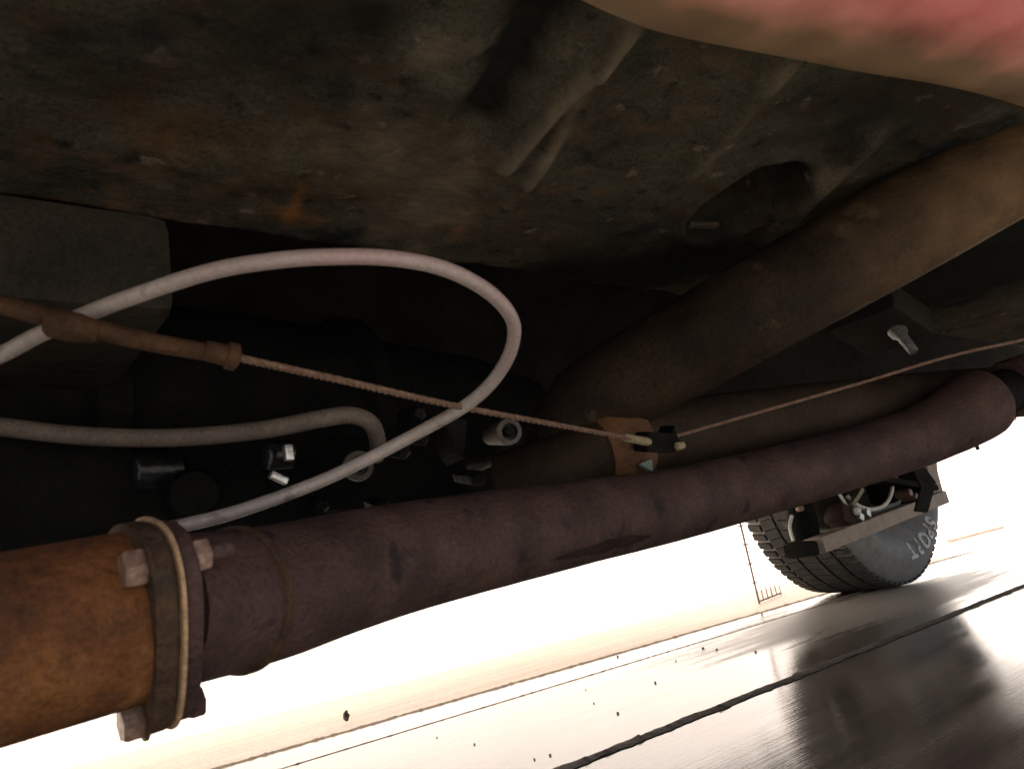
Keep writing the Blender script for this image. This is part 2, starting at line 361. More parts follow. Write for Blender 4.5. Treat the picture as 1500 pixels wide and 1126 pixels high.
# oval drain opening
oc = PZ(1090, 298, ZP); oe = PZ(1180, 262, ZP); ob = PZ(1076, 338, ZP)
va = np.array([oe.x - oc.x, oe.y - oc.y]); vb = np.array([ob.x - oc.x, ob.y - oc.y]); Mi = np.linalg.inv(np.stack([va, vb], 1))
U = Mi[0, 0] * (XX - oc.x) + Mi[0, 1] * (YY - oc.y); V = Mi[1, 0] * (XX - oc.x) + Mi[1, 1] * (YY - oc.y)
rr_ = np.hypot(U, V)
Z += .05 * (1 - sst(.86, 1.02, rr_)); Z -= .005 * np.exp(-((rr_ - 1.12) / .12) ** 2)
for i in range(len(xs)):
    for k in range(len(ys)):
        if -.05 < xs[i] < .95 and .1 < ys[k] < .6:
            p = Vector((xs[i], ys[k], 0))
            Z[i, k] += .004 * mnoise.noise(p * 9) + .0022 * mnoise.noise(p * 31) + .0009 * mnoise.noise(p * 90)
nx, ny = XX.shape
vs = np.stack([XX, YY, Z], -1).reshape(-1, 3).tolist()
fs = [(i * ny + k, (i + 1) * ny + k, (i + 1) * ny + k + 1, i * ny + k + 1) for i in range(nx - 1) for k in range(ny - 1)]
pan = MB().add(vs, fs).build('floor_pan', PANM, car, auto=70)
pan.data.materials.append(TUNM)
flat = np.array(vs)
mi = []
for f_ in fs:
    c_ = flat[list(f_)].mean(0)
    lim = .492 + .006 * mnoise.noise(Vector((c_[0] * 40, 0, 0)))
    mi.append(1 if c_[1] > lim else 0)  # tunnel and far floor faces take the painted-in shade
pan.data.polygons.foreach_set('material_index', mi)
# dirt plus painted shading: negative darkens hollows, tunnel edge; positive lightens ridges, lit middle
st_ = np.zeros(XX.shape)
def blot(px_, rx, amt, ang=0, ry=None):
    global st_
    c_ = PZ(*px_, ZP); ry_ = ry or rx; ca, sa = math.cos(ang), math.sin(ang)
    u_ = (XX - c_.x) * ca + (YY - c_.y) * sa; v_ = -(XX - c_.x) * sa + (YY - c_.y) * ca
    st_ = st_ + amt * np.exp(-(u_ / rx) ** 2 - (v_ / ry_) ** 2)
def streak(a_, b_, wd, amt):
    global st_
    d_, t = seg_d(PZ(*a_, ZP), PZ(*b_, ZP)); st_ = st_ + amt * np.exp(-(d_ / wd) ** 2)
streak((738, 245), (860, 105), .006, 1.5); streak((772, 268), (920, 45), .0055, 1.7)
streak((710, 170), (795, 10), .017, -1.7); streak((800, 215), (880, 110), .006, -1.3)
blot((560, 225), .05, .75); blot((660, 280), .04, .7); blot((620, 75), .012, 1.2); blot((700, 70), .012, .9); blot((610, 330), .04, .5)  # lit middle of the pan put into the colour, besides pale dirt
blot((130, 110), .05, -.7); blot((330, 40), .04, -.6); blot((480, 60), .035, -.75); blot((400, 130), .03, -.4); blot((560, 20), .02, -.8)
blot((1250, 170), .07, -.9); blot((1000, 360), .08, -.7); blot((880, 330), .05, -.3); blot((820, 400), .05, -1.4); blot((940, 410), .06, -1.4); blot((1430, 380), .2, -2.6); blot((1080, 380), .05, -1.0); blot((1330, 200), .05, -.6)  # shade towards the tunnel and far end put into the colour
streak((1150, 90), (1020, 240), .008, .5); streak((1290, 185), (1130, 340), .010, .55); blot((930, 20), .02, .5)
blot((250, 230), .06, .2); blot((560, 340), .02, .3)
aa = pan.data.attributes.new('stain_shade', 'FLOAT', 'POINT'); aa.data.foreach_set('value', st_.reshape(-1))
ru_ = np.zeros(XX.shape); keep = st_
st_ = ru_
streak((442, 268), (424, 322), .004, 1.0); blot((420, 312), .012, 1.0, 0, .007); blot((445, 322), .014, .6, 0, .006); blot((668, 338), .008, 1.0); blot((648, 322), .006, .8); blot((690, 312), .006, .7); blot((700, 240), .006, .5); blot((95, 315), .03, .35); blot((250, 190), .03, .35)
ru_ = st_; st_ = keep
aa = pan.data.attributes.new('rust', 'FLOAT', 'POINT'); aa.data.foreach_set('value', ru_.reshape(-1))
def stain_shade_nodes():
    t = PANM.node_tree; N = t.nodes; L = t.links; b = N['Principled BSDF']; src = b.inputs['Base Color'].links[0].from_socket
    at = N.new('ShaderNodeAttribute'); at.attribute_name = 'stain_shade'
    g = N.new('ShaderNodeNewGeometry'); n_ = N.new('ShaderNodeTexNoise'); n_.inputs['Scale'].default_value = 45; n_.inputs['Detail'].default_value = 8; L.new(g.outputs['Position'], n_.inputs['Vector'])
    ma_ = N.new('ShaderNodeMath'); ma_.operation = 'MULTIPLY_ADD'; ma_.inputs[1].default_value = 1.6; ma_.inputs[2].default_value = -.8; L.new(n_.outputs['Fac'], ma_.inputs[0])
    at2 = N.new('ShaderNodeAttribute'); at2.attribute_name = 'rust'
    for sgn, colr, k in ((2, (.17, .075, .024), .85), (1, (.12, .1, .072), .85), (-1, (.009, .010, .009), .9)):
        m1 = N.new('ShaderNodeMath'); m1.operation = 'MULTIPLY_ADD'; m1.inputs[1].default_value = 1 if sgn == 2 else sgn; L.new((at2 if sgn == 2 else at).outputs['Fac'], m1.inputs[0]); L.new(ma_.outputs[0], m1.inputs[2])
        mr = N.new('ShaderNodeMapRange'); mr.inputs['From Min'].default_value = .05; mr.inputs['From Max'].default_value = 1.25; mr.inputs['To Max'].default_value = k; L.new(m1.outputs[0], mr.inputs['Value'])
        mx = N.new('ShaderNodeMix'); mx.data_type = 'RGBA'; L.new(mr.outputs[0], mx.inputs['Factor']); L.new(src, mx.inputs['A']); mx.inputs['B'].default_value = (*colr, 1); src = mx.outputs['Result']
    L.new(src, b.inputs['Base Color'])
stain_shade_nodes()
sm = pan.modifiers.new('thickness', 'SOLIDIFY'); sm.thickness = .0025; sm.offset = 1 if pan.data.polygons[0].normal.z > 0 else -1
pan['label'] = 'dirty dark floor pan with pressed beads and an oval hole'
# tab on the oval opening
tq = PZ(1022, 326, ZP)
MB().box(PZ(1030, 330, ZP - .002), .030, .007, .004, Matrix.Rotation(-.3, 3, 'Z')).build('opening_tab', PANM, car, bevel=.001)

# ---- rockers
def red_paint():
    ma = bpy.data.materials.new('red_sill_paint'); ma.use_nodes = True; t = ma.node_tree; N = t.nodes; L = t.links; b = N['Principled BSDF']
    at = N.new('ShaderNodeAttribute'); at.attribute_name = 'edge'
    g = N.new('ShaderNodeNewGeometry')
    n1 = N.new('ShaderNodeTexNoise'); n1.inputs['Scale'].default_value = 17; n1.inputs['Detail'].default_value = 3; L.new(g.outputs['Position'], n1.inputs['Vector'])
    ad = N.new('ShaderNodeMath'); ad.operation = 'MULTIPLY_ADD'; ad.inputs[1].default_value = .07; L.new(n1.outputs['Fac'], ad.inputs[0]); L.new(at.outputs['Fac'], ad.inputs[2])
    mr = N.new('ShaderNodeMapRange'); mr.inputs['From Min'].default_value = .056; mr.inputs['From Max'].default_value = .092; L.new(ad.outputs[0], mr.inputs['Value'])
    c1_ = N.new('ShaderNodeValToRGB'); c1_.color_ramp.elements[0].position = .3; c1_.color_ramp.elements[1].position = .7
    c1_.color_ramp.elements[0].color = (.10, .06, .03, 1); c1_.color_ramp.elements[1].color = (.24, .16, .085, 1)
    c2_ = N.new('ShaderNodeValToRGB'); c2_.color_ramp.elements[0].position = .35; c2_.color_ramp.elements[1].position = .72
    c2_.color_ramp.elements[0].color = (.55, .13, .13, 1); c2_.color_ramp.elements[1].color = (.66, .30, .26, 1)
    L.new(n1.outputs['Fac'], c1_.inputs[0]); L.new(n1.outputs['Fac'], c2_.inputs[0])
    mx = N.new('ShaderNodeMix'); mx.data_type = 'RGBA'; L.new(mr.outputs[0], mx.inputs['Factor']); L.new(c1_.outputs[0], mx.inputs['A']); L.new(c2_.outputs[0], mx.inputs['B'])
    L.new(mx.outputs['Result'], b.inputs['Base Color']); b.inputs['Roughness'].default_value = .55
    bp = N.new('ShaderNodeBump'); bp.inputs['Strength'].default_value = .3; bp.inputs['Distance'].default_value = .002
    L.new(n1.outputs['Fac'], bp.inputs['Height']); L.new(bp.outputs[0], b.inputs['Normal'])
    return ma
REDP = red_paint()
RZ = .455
e1, e2, e3 = PZ(1000, 53, RZ), PZ(1230, 98, RZ), PZ(1497, 154, RZ)
e0, ea, eb = PZ(905, 22, RZ), PZ(800, -25, RZ), PZ(600, -90, RZ)
edge = spline([(-.9, .12), (-.4, .12), (eb.x, eb.y), (ea.x, ea.y), (e0.x, e0.y), (e1.x, e1.y), (e2.x, e2.y), (e3.x, e3.y), (1.0, .07), (1.9, .045), (3.1, .04)], 12)
prof = [(0, .482), (0, RZ), (.008, RZ - .003), (.03, RZ - .005), (.07, RZ - .006), (.13, RZ - .012), (.2, RZ - .02), (.26, RZ - .015), (.30, RZ + .03), (.32, RZ + .12), (.31, RZ + .25)]
vs = []; fs = []; att = []
for q in edge:
    for (o_, z) in prof: vs.append((q[0], q[1] - o_, z)); att.append(o_)
npf = len(prof)
for i in range(len(edge) - 1):
    for k in range(npf - 1): fs.append((i * npf + k, (i + 1) * npf + k, (i + 1) * npf + k + 1, i * npf + k + 1))
rk = MB().add(vs, fs).build('rocker_panel', REDP, car, auto=50)
aa = rk.data.attributes.new('edge', 'FLOAT', 'POINT'); aa.data.foreach_set('value', att)
rk['label'] = 'faded red sill with a dirty tan lower edge'
mo = rk.modifiers.new('thickness', 'SOLIDIFY'); mo.thickness = .0015; mo.offset = 0
# far rocker
prof = [(1.20, .484), (1.20, .37), (1.23, .36), (1.36, .36), (1.38, .39), (1.39, .70)]
poly = [Vector((-.9, y, z)) for y, z in prof] + [Vector((-.9, 1.2, .70))]
fr = MB().prism(poly, (2.62, 0, 0)).build('rocker_panel', TUNM, car, smooth=False); mat('red_body_paint', [(.30, .045, .05), (.36, .07, .07)], 8, (.3, .4), 0, .1, 50)
# wheel house lining and wing over the wheel
poly = [Vector((2.27 + .43 * math.cos(t), 1.05, .33 + .43 * math.sin(t))) for t in np.linspace(0.05, math.pi - .05, 22)] + [Vector((2.27 + .45 * math.cos(t), 1.05, .33 + .45 * math.sin(t))) for t in np.linspace(math.pi - .05, .05, 22)]
MB().prism(poly, (0, .34, 0)).build('wheel_house', BLACKM, car)
MB().box((3.0, 1.2, .60), .5, .4, .3).build('bumper', MATS['red_body_paint'], car, smooth=False, bevel=.02)

poly = [Vector((-1.2, y, z)) for y, z in ((-.12, .70), (-.13, .95), (.1, 1.38), (1.15, 1.38), (1.39, .95), (1.385, .702))]
MB().prism(poly, (4.4, 0, 0)).build('body_shell', MATS['red_body_paint'], car, smooth=False, bevel=.03)

# ---- crossmember and gearbox in the tunnel
MB().box((-.02, .70, .445), .33, .43, .07).build('crossmember', mat('crossmember_grime', [(.013, .013, .011), (.038, .032, .023)], 16, (.7, .9), 0, .5, 120, spec=.15), car, bevel=.012)
gb = MB().lathe((-.62, .78, .42), (1, 0, 0), [(0, .15), (.30, .15), (.31, .165), (.335, .165), (.34, .14), (.5, .125), (.74, .118), (.75, .13), (.775, .13), (.78, .112), (1.0, .10), (1.01, .112), (1.03, .112), (1.04, .09), (1.2, .075), (1.3, .05)], 40).build('gearbox', BLACKM, car)
MB().box((-.02, .72, .315), .62, .25, .10).build('gearbox_sump', BLACKM, gb, bevel=.015)
MB().box((.30, .74, .33), .36, .18, .075).build('gearbox_sump', BLACKM, gb, bevel=.02)
def bush(px, py, t, r, mt, name='bushing', hole=True):
    c = P(px, py, t); ax = Vector((-.35, -.9, -.15)).normalized()
    o = MB().lathe(c - ax * .05, ax, [(0, r * .7), (.047, r), (.052, r * .95), (.053, r * .62), (.046, r * .55)], 24).build(name, mt, gb)
    hexa(c - ax * .004, ax, r * .42, .008).build('bolt', BLACKM, o)
bush(745, 632, .60, .0108, mat('worn_bushing', [(.03, .027, .024), (.08, .07, .06)], 150, (.5, .7), .2, .5, 500))
bush(525, 682, .58, .0118, mat('dull_bushing', [(.03, .028, .025), (.07, .06, .05)], 150, (.5, .7), .2, .5, 500))
MB().lathe(P(185, 690, .56), Vector((1, .1, 0)), [(0, .016), (.003, .02), (.034, .02), (.037, .016)], 28).build('canister', BLACKG, gb)
MB().lathe(P(285, 725, .56), Vector((-.3, -.9, 0)), [(-.04, .016), (.0, .02), (.006, .016)], 24).build('cap', BLACKM, gb)
MB().lathe(P(385, 668, .55), Vector((1, .1, .05)), [(0, .008), (.002, .011), (.02, .011), (.023, .006)], 20).build('pipe_union', BLACKG, gb)
MB().box(P(422, 663, .54), .006, .006, .011).build('clip', ZINC, gb, bevel=.001)
MB().box(P(408, 700, .54), .013, .006, .005, Matrix.Rotation(.5, 3, 'Y')).build('clip', ZINC, gb, bevel=.001)
MB().prism([P(650, 610, .60), P(685, 615, .60), P(680, 672, .60), P(668, 660, .60)], (.004, .03, 0)).build('bracket', BLACKM, gb, smooth=False, bevel=.001)
for (x, y) in ((612, 605), (618, 640), (590, 660), (470, 740), (560, 742), (360, 742), (700, 700), (330, 690)):
    c = P(x, y, .60); MB().lathe(c, Vector((-.3, -.9, -.2)), [(-.05, .006), (.0, .007), (.003, .0055), (.006, .004)], 6).build('bolt', BLACKM, gb)

# ---- exhaust: rusty front section, three-bolt flange, long pipe
def ex_axis(x): return x
A0 = P(-160, 986, .262); A1 = P(228, 894, .318)
axd = (A1 - A0).normalized()
def ring_pts(a_, b_, n): return [a_.lerp(b_, i / n) for i in range(n + 1)]
fpipe = MB().tube([A0 - axd * .3] + ring_pts(A0, A1, 20), .0345, 48, wob=.012).build('front_exhaust_pipe', RUST_O, car)
fpipe['label'] = 'flaky orange rusted exhaust section in front of the bolted flange'
bp_ = [(228, 898, .318), (300, 886, .34), (400, 866, .375), (600, 814, .46), (860, 762, .595), (1000, 735, .69), (1200, 684, .80), (1330, 645, .87), (1385, 620, .89), (1415, 602, .90), (1434, 590, .907), (1441, 586, .91)]
rad_ = [.0315, .0318, .0321, .0322, .032, .0318, .032, .0335, .037, .041, .0415, .037]
sp = spline([(*P(x, y, t), r) for (x, y, t), r in zip(bp_, rad_)], 12)
rp = MB().tube([Vector(q[:3]) for q in sp], [q[3] for q in sp], 48, wob=.008).build('exhaust_pipe', RUST_P, car)
rp['label'] = 'long purplish brown rusted exhaust pipe behind the flange'
# slip joint ring and seam on the pipe
def ring_on(sp, i, w_, dr, name, mt, par):
    a_ = Vector(sp[i][:3]); t_ = (Vector(sp[i + 1][:3]) - Vector(sp[i - 1][:3])).normalized(); r_ = sp[i][3]
    return MB().lathe(a_ - t_ * w_ / 2, t_, [(0, r_ + dr * .2), (w_ * .2, r_ + dr), (w_ * .8, r_ + dr), (w_, r_ + dr * .2)], 48).build(name, mt, par)
ring_on(sp, 19, .005, .0018, 'weld_seam', RUST_D, rp)
nx_ = spline([tuple(P(*q)) for q in ((1430, 590, .915), (1490, 566, .94), (1560, 540, .97), (1640, 515, 1.0))], 6)
MB().tube(nx_, .027, 32, wob=.01).build('tail_pipe', BLACKM, rp)
MB().tube([P(1478, 571, .93), P(1484, 569, .935), P(1560, 541, .965)], [.034, .036, .036], 32).build('pipe_collar', RUST_P, rp)
# scorched scuff low on the pipe
vs = []; fs = []; idx = list(range(43, 53))
for a_i, i_ in enumerate(idx):
    a_ = Vector(sp[i_][:3]); t_ = (Vector(sp[i_ + 1][:3]) - Vector(sp[i_ - 1][:3])).normalized()
    dn = Vector((0, -.75, -.66)); dn = (dn - t_ * dn.dot(t_)).normalized(); sd_ = t_.cross(dn)
    for k in range(7):
        w_ = math.radians(9) * (1 + .6 * mnoise.noise(Vector((a_i * .9, 0, 3)))) * math.sin(math.pi * (a_i + .4) / len(idx)) * (k / 6 - .5) * 2
        vs.append(a_ + (dn * math.cos(w_) + sd_ * math.sin(w_)) * (sp[i_][3] * 1.012 + .0004))
for i_ in range(len(idx) - 1):
    for k in range(6): fs.append((i_ * 7 + k, i_ * 7 + k + 1, i_ * 7 + k + 8, i_ * 7 + k + 7))
MB().add(vs, fs).build('scorched_patch', mat('scorch', [(.012, .009, .008), (.03, .018, .015)], 60, (.7, .9), 0, .5, 300, spec=.1), rp)
for (x, y, t) in ((1376, 650, .86), (1424, 638, .88)):
    a_ = P(x, y, t); MB().tube(spline([a_, P(x + 4, y + 10, t), P(x + 9, y + 20, t)], 4), .0022, 6).build('wire_end', RUST_D, rp)
# dark dent/patch under the pipe
# flange
def flange_poly(c, u, v, R_, lob, angs, n=84):
    out = []
    for k in range(n):
        t = 2 * math.pi * k / n
        r = R_ + lob * max(sum(max(0, math.cos((t - a_ + math.pi) % (2 * math.pi) - math.pi)) ** 7 for a_ in angs), 0)
        out.append(c + (u * math.cos(t) + v * math.sin(t)) * r)
    return out
uF = Vector((0, -1, 0)); uF = (uF - axd * uF.dot(axd)).normalized(); vF = axd.cross(uF)
if vF.z < 0: vF = -vF
FC = P(226, 894, .318)
ANG = [math.radians(24), math.radians(-88), math.radians(150)]
fl = MB().prism(flange_poly(FC - axd * .0105, uF, vF, .0375, .009, ANG), axd * .008).build('exhaust_flange', RUST_D, car, bevel=.0012)
gk = MB().prism(flange_poly(FC - axd * .0012, uF, vF, .0388, .0085, ANG), axd * .0018).build('gasket', GASKET, fl, bevel=.0006)
MB().prism(flange_poly(FC + axd * .0015, uF, vF, .036, .009, ANG), axd * .006).build('flange_plate', RUST_P, fl, bevel=.0012)
for a_ in ANG:
    c = FC + (uF * math.cos(a_) + vF * math.sin(a_)) * .0398
    o = hexa(c - axd * .0105, -axd, .0074, .008, uF).build('bolt', BOLT, fl)
    MB().lathe(c - axd * .0108, axd, [(0, .0086), (.0012, .0086)], 24).build('washer', RUST_D, o)
    low = a_ < -1
    hexa(c + axd * .0068, axd, .0066, .006, uF).build('nut', RUST_P if low else BOLT, fl)
    if low: continue
    MB().lathe(c + axd * .0095, axd, [(0, .0036), (.012, .0036), (.013, .003)], 14).build('bolt_end', RUST_P, fl)

# ---- brown pipe and sooty tube running to a junction
bq = [(740, 716, .72), (820, 690, .71), (900, 655, .72), (1000, 634, .77), (1200, 603, .88), (1340, 585, .98), (1480, 570, 1.12)]
spb = spline([tuple(P(*q)) for q in bq], 10)
bpipe = MB().tube(spb, .034, 40, wob=.012).build('crossover_pipe', BROWN, car)
dq = [(800, 740, .76), (812, 690, .755), (832, 635, .745), (868, 592, .735), (930, 552, .72), (1010, 507, .70), (1100, 455, .675), (1300, 345, .65), (1490, 235, .63), (1640, 150, .62)]
spd = spline([tuple(P(*q)) for q in dq], 10)
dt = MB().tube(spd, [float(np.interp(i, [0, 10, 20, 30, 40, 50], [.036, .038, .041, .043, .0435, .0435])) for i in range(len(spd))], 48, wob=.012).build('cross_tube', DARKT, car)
du = np.interp(np.arange(len(spd)), [60, 76, 90], [0, .75, 1.1]); aa = dt.data.attributes.new('dust_light', 'FLOAT', 'POINT'); aa.data.foreach_set('value', np.repeat(du, 48))  # tan dust that also paints in ground-bounce light at the sill end
def dust_light_nodes():
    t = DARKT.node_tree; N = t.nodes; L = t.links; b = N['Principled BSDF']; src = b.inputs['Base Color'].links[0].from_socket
    at = N.new('ShaderNodeAttribute'); at.attribute_name = 'dust_light'; g = N.new('ShaderNodeNewGeometry')
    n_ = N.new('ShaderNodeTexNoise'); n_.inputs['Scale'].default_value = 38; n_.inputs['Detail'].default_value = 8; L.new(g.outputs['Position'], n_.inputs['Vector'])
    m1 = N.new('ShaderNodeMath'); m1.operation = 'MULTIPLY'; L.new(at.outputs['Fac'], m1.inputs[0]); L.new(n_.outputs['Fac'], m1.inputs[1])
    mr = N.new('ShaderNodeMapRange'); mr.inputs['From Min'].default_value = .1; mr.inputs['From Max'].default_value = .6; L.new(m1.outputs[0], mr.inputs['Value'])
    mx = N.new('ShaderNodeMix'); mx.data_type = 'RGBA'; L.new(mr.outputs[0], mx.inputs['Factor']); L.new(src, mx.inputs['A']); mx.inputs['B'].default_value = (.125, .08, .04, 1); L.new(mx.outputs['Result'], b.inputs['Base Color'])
dust_light_nodes()
dt['label'] = 'thick sooty tube rising diagonally to the red sill'
ring_on([(*q, .0345) for q in spb], 20, .046, .0055, 'burnt_collar', BURN, bpipe)
# ---- cables
lc = cable('grey_cable', CABLE, [(-120, 570, .34), (0, 520, .34), (60, 489, .34), (160, 447, .335), (300, 400, .33), (400, 382, .33), (490, 376, .335), (580, 379, .345), (660, 397, .36), (725, 435, .38), (753, 480, .40), (738, 535, .42), (690, 588, .435), (600, 640, .445), (480, 700, .44), (350, 748, .42), (252, 773, .405)], .0037, car, 14)
lc['label'] = 'loose pale grey cable hanging in a wide loop'
ax = (P(252, 773, .405) - P(350, 748, .42)).normalized()
MB().lathe(P(262, 771, .405), ax, [(0, .003), (.002, .0042), (.006, .0042), (.008, .002)], 12).build('cable_end', BOLT, lc)
sh = cable('brake_cable_sheath', RSHEATH, [(-150, 405, .30), (0, 446, .31), (100, 472, .315), (200, 497, .325), (300, 515, .335), (338, 522, .34)], .0040, car, 10, wob=.12)
MB().lathe(P(300, 513, .334), P(340, 522, .34) - P(300, 513, .334), [(0, .0042), (.001, .0046), (.009, .0048), (.0095, .0062), (.0135, .0062), (.015, .003)], 16).build('ferrule', RSHEATH, sh)
MB().lathe(P(66, 470, .312), P(160, 490, .32) - P(66, 470, .312), [(0, .0045), (.002, .0062), (.012, .0062), (.020, .0045)], 16).build('adjuster', RSHEATH, sh)
def twisted(name, pts_px, r, par, mt, turns=60):
    pts = spline([tuple(P(*q)) for q in pts_px], 30); n = len(pts)
    pv = [Vector(q) for q in pts]; mb = MB(); T = (pv[-1] - pv[0]).normalized(); u = T.orthogonal().normalized(); v = T.cross(u)
    for s_ in range(3):
        mb.tube([q + (u * math.cos(2 * math.pi * (turns * i / n + s_ / 3)) + v * math.sin(2 * math.pi * (turns * i / n + s_ / 3))) * r * .5 for i, q in enumerate(pv)], r * .58, 6)
    return mb.build(name, mt, par)
wr = twisted('brake_cable', [(330, 520, .338), (500, 557, .38), (665, 594, .43), (820, 623, .52), (950, 647, .64)], .0019, car, RWIRE, 26)
wr['label'] = 'thin straight rusty cable stretched to a dark clip'
MB().lathe(P(912, 640, .605), P(955, 648, .645) - P(912, 640, .605), [(0, .0022), (.004, .0034), (.04, .0036), (.045, .003)], 12).build('cable_nipple', OLIVE, wr)
wr2 = twisted('brake_cable', [(985, 640, .655), (1100, 607, .68), (1260, 561, .70), (1390, 522, .70), (1500, 497, .69), (1600, 470, .68)], .0016, car, RWIRE, 40)
# dark clip that joins the two cables
ck = MB().prism([P(945, 640, .65), P(952, 632, .65), P(984, 634, .65), P(988, 622, .65), P(992, 636, .65), P(1000, 655, .65), P(985, 664, .65), P(948, 662, .65)], (.012, .025, .006)).build('cable_clip', BLACKM, car, smooth=False, bevel=.001)
MB().lathe(P(990, 654, .645), Vector((1, -.2, .1)), [(0, .002), (.001, .0036), (.008, .0034), (.009, .002)], 10).build('nipple', OLIVE, ck)
MB().prism([P(936, 679, .68), P(955, 672, .68), P(957, 690, .68), P(948, 686, .68)], (.004, .006, 0)).build('tab', TEAL, ck, smooth=False)
hs = cable('fuel_hose', HOSE, [(-120, 612, .50), (0, 625, .51), (120, 638, .52), (250, 641, .53), (380, 630, .54), (470, 613, .55), (515, 608, .56), (543, 620, .57), (553, 645, .59), (552, 668, .62)], .0064, car, 12)
hs['label'] = 'thick dull brown hose curving into the gearbox'

# ---- stud hanging under the far floor
st0 = P(1318, 489, .95); sd = (P(1338, 514, .93) - st0)
stl = sd.length; sdn = sd.normalized()
stud = MB().lathe(st0 - sdn * .012, sdn, [(0, .006), (.004, .0115), (.012, .0105), (.017, .0068), (.012 + stl, .0058), (.0135 + stl, .0045)], 16).build('mounting_stud', mat('dull_stud', [(.09, .095, .095), (.17, .17, .165)], 90, (.35, .5), .6, .3, 400), car)

MB().box(st0 - sdn * .030 + Vector((0, .01, .0)), .10, .09, .04, Matrix.Rotation(.3, 3, 'Y')).build('stud_bracket', TUNM, car, bevel=.008)

# ---- wheel
WC = Vector((2.28, 1.09, .382)); WS = 1.14; WW = .27
def wheel():
    w_ = bpy.data.objects.new('wheel', None); C.objects.link(w_); w_.parent = car; w_.location = WC - world_of['car']; world_of[w_.name] = WC.copy()
    w_['label'] = 'road wheel with a dusty tyre and raised white letters'
    ax = Vector((0, 1, 0))                     # WC is at the inner face of the tread
    pr = [(.035, .190), (.02, .205), (.0, .225), (-.016, .252), (-.018, .270), (-.010, .292), (.004, .312), (.012, .322), (.022, .3275)]
    pr = [(a_, r * WS) for a_, r in pr]
    body = pr + [(WW - a_, r) for a_, r in pr[::-1]]
    mb = MB(); seg = 120
    vs = []; fs = []
    for (a_, r) in body:
        for k in range(seg):
            t = 2 * math.pi * k / seg; vs.append(WC + Vector((math.cos(t) * r, a_, math.sin(t) * r)))
    for i in range(len(body) - 1):
        for k in range(seg):
            k2 = (k + 1) % seg; fs.append((i * seg + k, i * seg + k2, (i + 1) * seg + k2, (i + 1) * seg + k))
    ty = mb.add(vs, fs).build('tyre', SIDEW, w_)
    # tread: five ribs cut into blocks by sipes, grooves between
    mb = MB(); nb = 78
    ribs = [(.010, .040, .331, .335, .62), (.046, .078, .335, .335, .9), (.084, .121, .335, .335, .9), (.127, .159, .335, .335, .9), (.165, .195, .335, .331, .62)]
    for ri, (y0, y1, ra, rb, fill) in enumerate(ribs):
        for k in range(nb):
            t0 = 2 * math.pi * (k + .5 * (ri % 2)) / nb; dt_ = 2 * math.pi / nb * fill; sk = .014 * (1 if ri % 2 else -1)
            q = []
            for (r0, r1) in ((.319, .319), (ra, rb)):
                r0 *= WS; r1 *= WS
                for (t, y, r) in ((t0, y0 * WW / .205, r0), (t0 + dt_, y0 * WW / .205, r0), (t0 + dt_ + sk, y1 * WW / .205, r1), (t0 + sk, y1 * WW / .205, r1)):
                    q.append(WC + Vector((math.cos(t) * r, y, math.sin(t) * r)))
            mb.add(q, [(0, 1, 2, 3), (7, 6, 5, 4), (0, 4, 5, 1), (1, 5, 6, 2), (2, 6, 7, 3), (3, 7, 4, 0)])
    tr = mb.build('tread', TYRE, w_, smooth=False); tr['kind'] = 'stuff'
    # letters on the inner sidewall
    cu = bpy.data.curves.new('letters', 'FONT'); cu.body = 'SPORT'; cu.size = .054; cu.extrude = .0012; cu.offset = .002; cu.space_character = 1.25
    to = bpy.data.objects.new('tmp', cu); C.objects.link(to)
    dg = bpy.context.evaluated_depsgraph_get(); me = bpy.data.meshes.new_from_object(to.evaluated_get(dg)); bpy.data.objects.remove(to)
    wid = max(v.co.x for v in me.vertices); R0 = .236; mid = math.radians(LET_MID)
    for v in me.vertices:
        r = (R0 + v.co.y); t = mid + (v.co.x - wid / 2) / R0 * -1
        # seen from -Y, angle measured in XZ; text runs so that it reads with tops outward
        t = mid - (v.co.x - wid / 2) / (R0 + .015)
        yy = np.interp(r, [.190, .205, .225, .252, .270, .292, .312], [.035, .02, 0, -.016, -.018, -.010, .004])
        r *= WS; v.co = Vector((math.cos(t) * r, yy - .0022 - v.co.z, math.sin(t) * r))
    lo = bpy.data.objects.new('lettering', me); C.objects.link(lo); lo.parent = w_; me.materials.append(LETTER); lo['label'] = 'raised white letters SPORT on the sidewall'
    MB().lathe(WC + Vector((0, .03, 0)), ax, [(0, .205), (.002, .2), (.012, .185), (.03, .17), (.14, .17), (.141, .05)], 60).build('rim', mat('dull_rim', [(.05, .05, .05), (.12, .11, .1)], 20, (.4, .6), .5, .2, 200), w_)
    MB().lathe(WC + Vector((0, -.03, 0)), ax, [(0, .05), (.0, .14), (.02, .15), (.06, .15)], 60).build('brake_backing', BLACKM, w_)
    return w_
LET_MID = -70
wheel()

# ---- suspension beside the wheel
def bar(name, a_, b_, hgt, thick, mt, bevel=.002):
    """flat bar from a to b, hgt upright, thick across"""
    d_ = (b_ - a_); n_ = d_.cross(Vector((0, 0, 1))).normalized(); u_ = n_.cross(d_).normalized()
    if u_.z < 0: u_ = -u_
    poly = [a_ - u_ * hgt / 2, b_ - u_ * hgt / 2, b_ + u_ * hgt / 2, a_ + u_ * hgt / 2]
    return MB().prism([p - n_ * thick / 2 for p in poly], n_ * thick).build(name, mt, car, bevel=bevel)
SY = 1.0
arm = bar('suspension_arm', PY(1193, 800, SY), PY(1376, 729, SY), .036, .05, TANST, .003)
arm['label'] = 'straight dusty flat steel arm beside the tyre'
MB().box(PY(1183, 803, SY) + Vector((-.01, .01, 0)), .055, .06, .034, Matrix.Rotation(.1, 3, 'Y')).build('rubber_stop', TUNM, arm, bevel=.008)
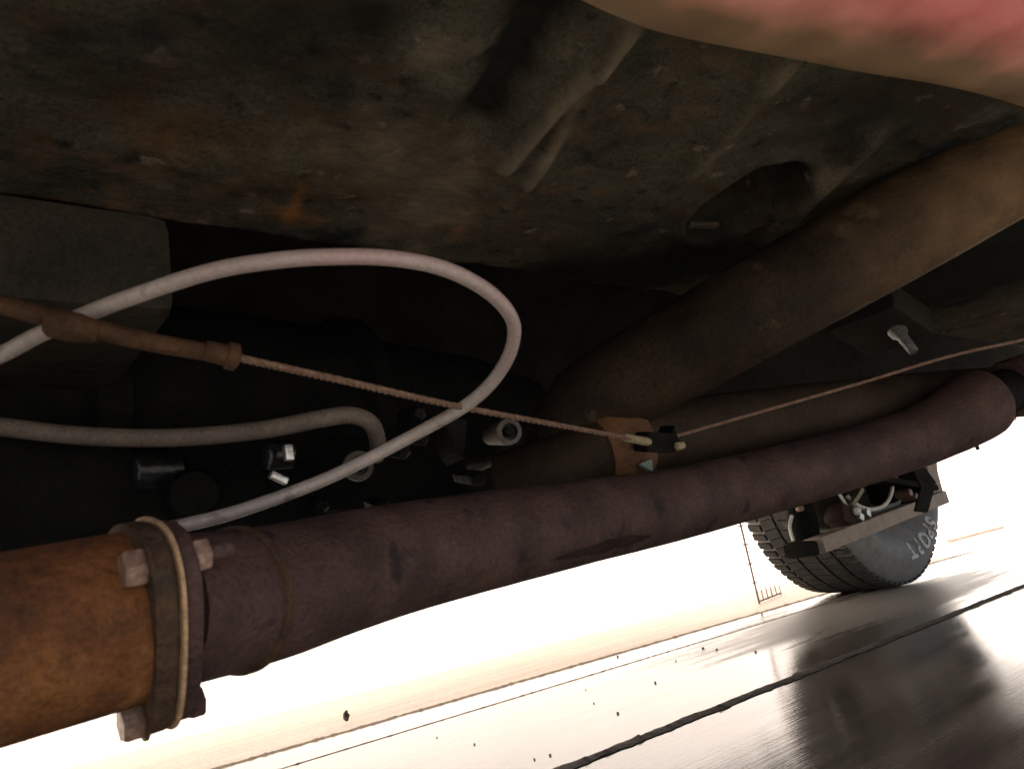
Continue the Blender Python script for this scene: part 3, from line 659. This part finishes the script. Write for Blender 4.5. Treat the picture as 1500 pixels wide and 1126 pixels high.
damper = MB().lathe(PY(1182, 800, 1.06), PY(1170, 735, 1.06) - PY(1182, 800, 1.06), [(-.01, .02), (.0, .034), (.07, .036), (.11, .03), (.14, .016), (.3, .014)], 24).build('damper', BLACKM, car)
MB().lathe(PY(1169, 745, 1.02), Vector((-.3, -1, 0)), [(0, .008), (.012, .008), (.014, .005)], 10).build('bolt', BOLT, damper)
MB().tube(spline([PY(1160, 755, 1.04), PY(1157, 772, 1.04), PY(1162, 792, 1.04)], 8), .004, 8).build('boot_edge', WHITER, damper)
MB().prism([PY(1262, 700, 1.02), PY(1335, 672, 1.02), PY(1356, 711, 1.02), PY(1303, 704, 1.02)], (0, .03, 0)).build('spring_plate', TANST, car, smooth=False, bevel=.002)
bar('spring_leaf', PY(1235, 696, SY), PY(1362, 716, SY), .016, .05, TUNM)
MB().prism([PY(1330, 672, .97), PY(1346, 672, .97), PY(1372, 706, .97), PY(1360, 750, .97), PY(1341, 748, .97), PY(1350, 712, .97)], (0, .05, 0)).build('shackle', TUNM, car, smooth=False, bevel=.003)
MB().prism([PY(1352, 660, 1.0), PY(1371, 655, 1.0), PY(1374, 690, 1.0), PY(1386, 735, 1.0), PY(1372, 740, 1.0), PY(1362, 700, 1.0)], (0, .02, 0)).build('bracket_plate', TANST, car, smooth=False, bevel=.002)
for (x, y) in ((1329, 722), (1338, 728), (1352, 716), (1357, 719)):
    MB().lathe(PY(x, y, .985), Vector((0, -1, 0)), [(-.03, .012), (0, .012), (.01, .011), (.012, .007)], 6).build('nut', BOLT, car)
MB().tube(spline([PY(1240, 726, 1.01), PY(1255, 739, 1.0), PY(1276, 746, 1.0), PY(1296, 739, 1.0), PY(1306, 720, 1.0), PY(1306, 700, 1.02)], 8), .0055, 10).build('brake_line', WHITER, car)
bm_ = bmesh.new(); bmesh.ops.create_icosphere(bm_, subdivisions=3, radius=.011); bc = PY(1255, 748, .98)
MB().add([bc + v.co * (1 + .1 * v.co.z) for v in bm_.verts], [[v.index for v in f_.verts] for f_ in bm_.faces]).build('ball_joint', WHITER, car); bm_.free()
bar('strap', PY(1262, 716, .99), PY(1247, 740, .99), .012, .012, OLIVE)
bar('link_rod', PY(1226, 718, 1.0), PY(1243, 745, 1.0), .006, .006, WHITER, .001)
kn = MB().box(PY(1232, 757, 1.02), .07, .06, .05, Matrix.Rotation(.4, 3, 'Y')).build('knuckle', RUST_P, car, bevel=.012)
MB().box(PY(1230, 735, 1.06), .24, .05, .12).build('hub_carrier', TUNM, car, bevel=.02)
for k, (x, y) in enumerate(((1260, 757), (1270, 751))):
    MB().box(PY(x, y, .985), .02, .012, .018, Matrix.Rotation(.5, 3, 'Y')).build('clamp', ZINC, car, bevel=.002)
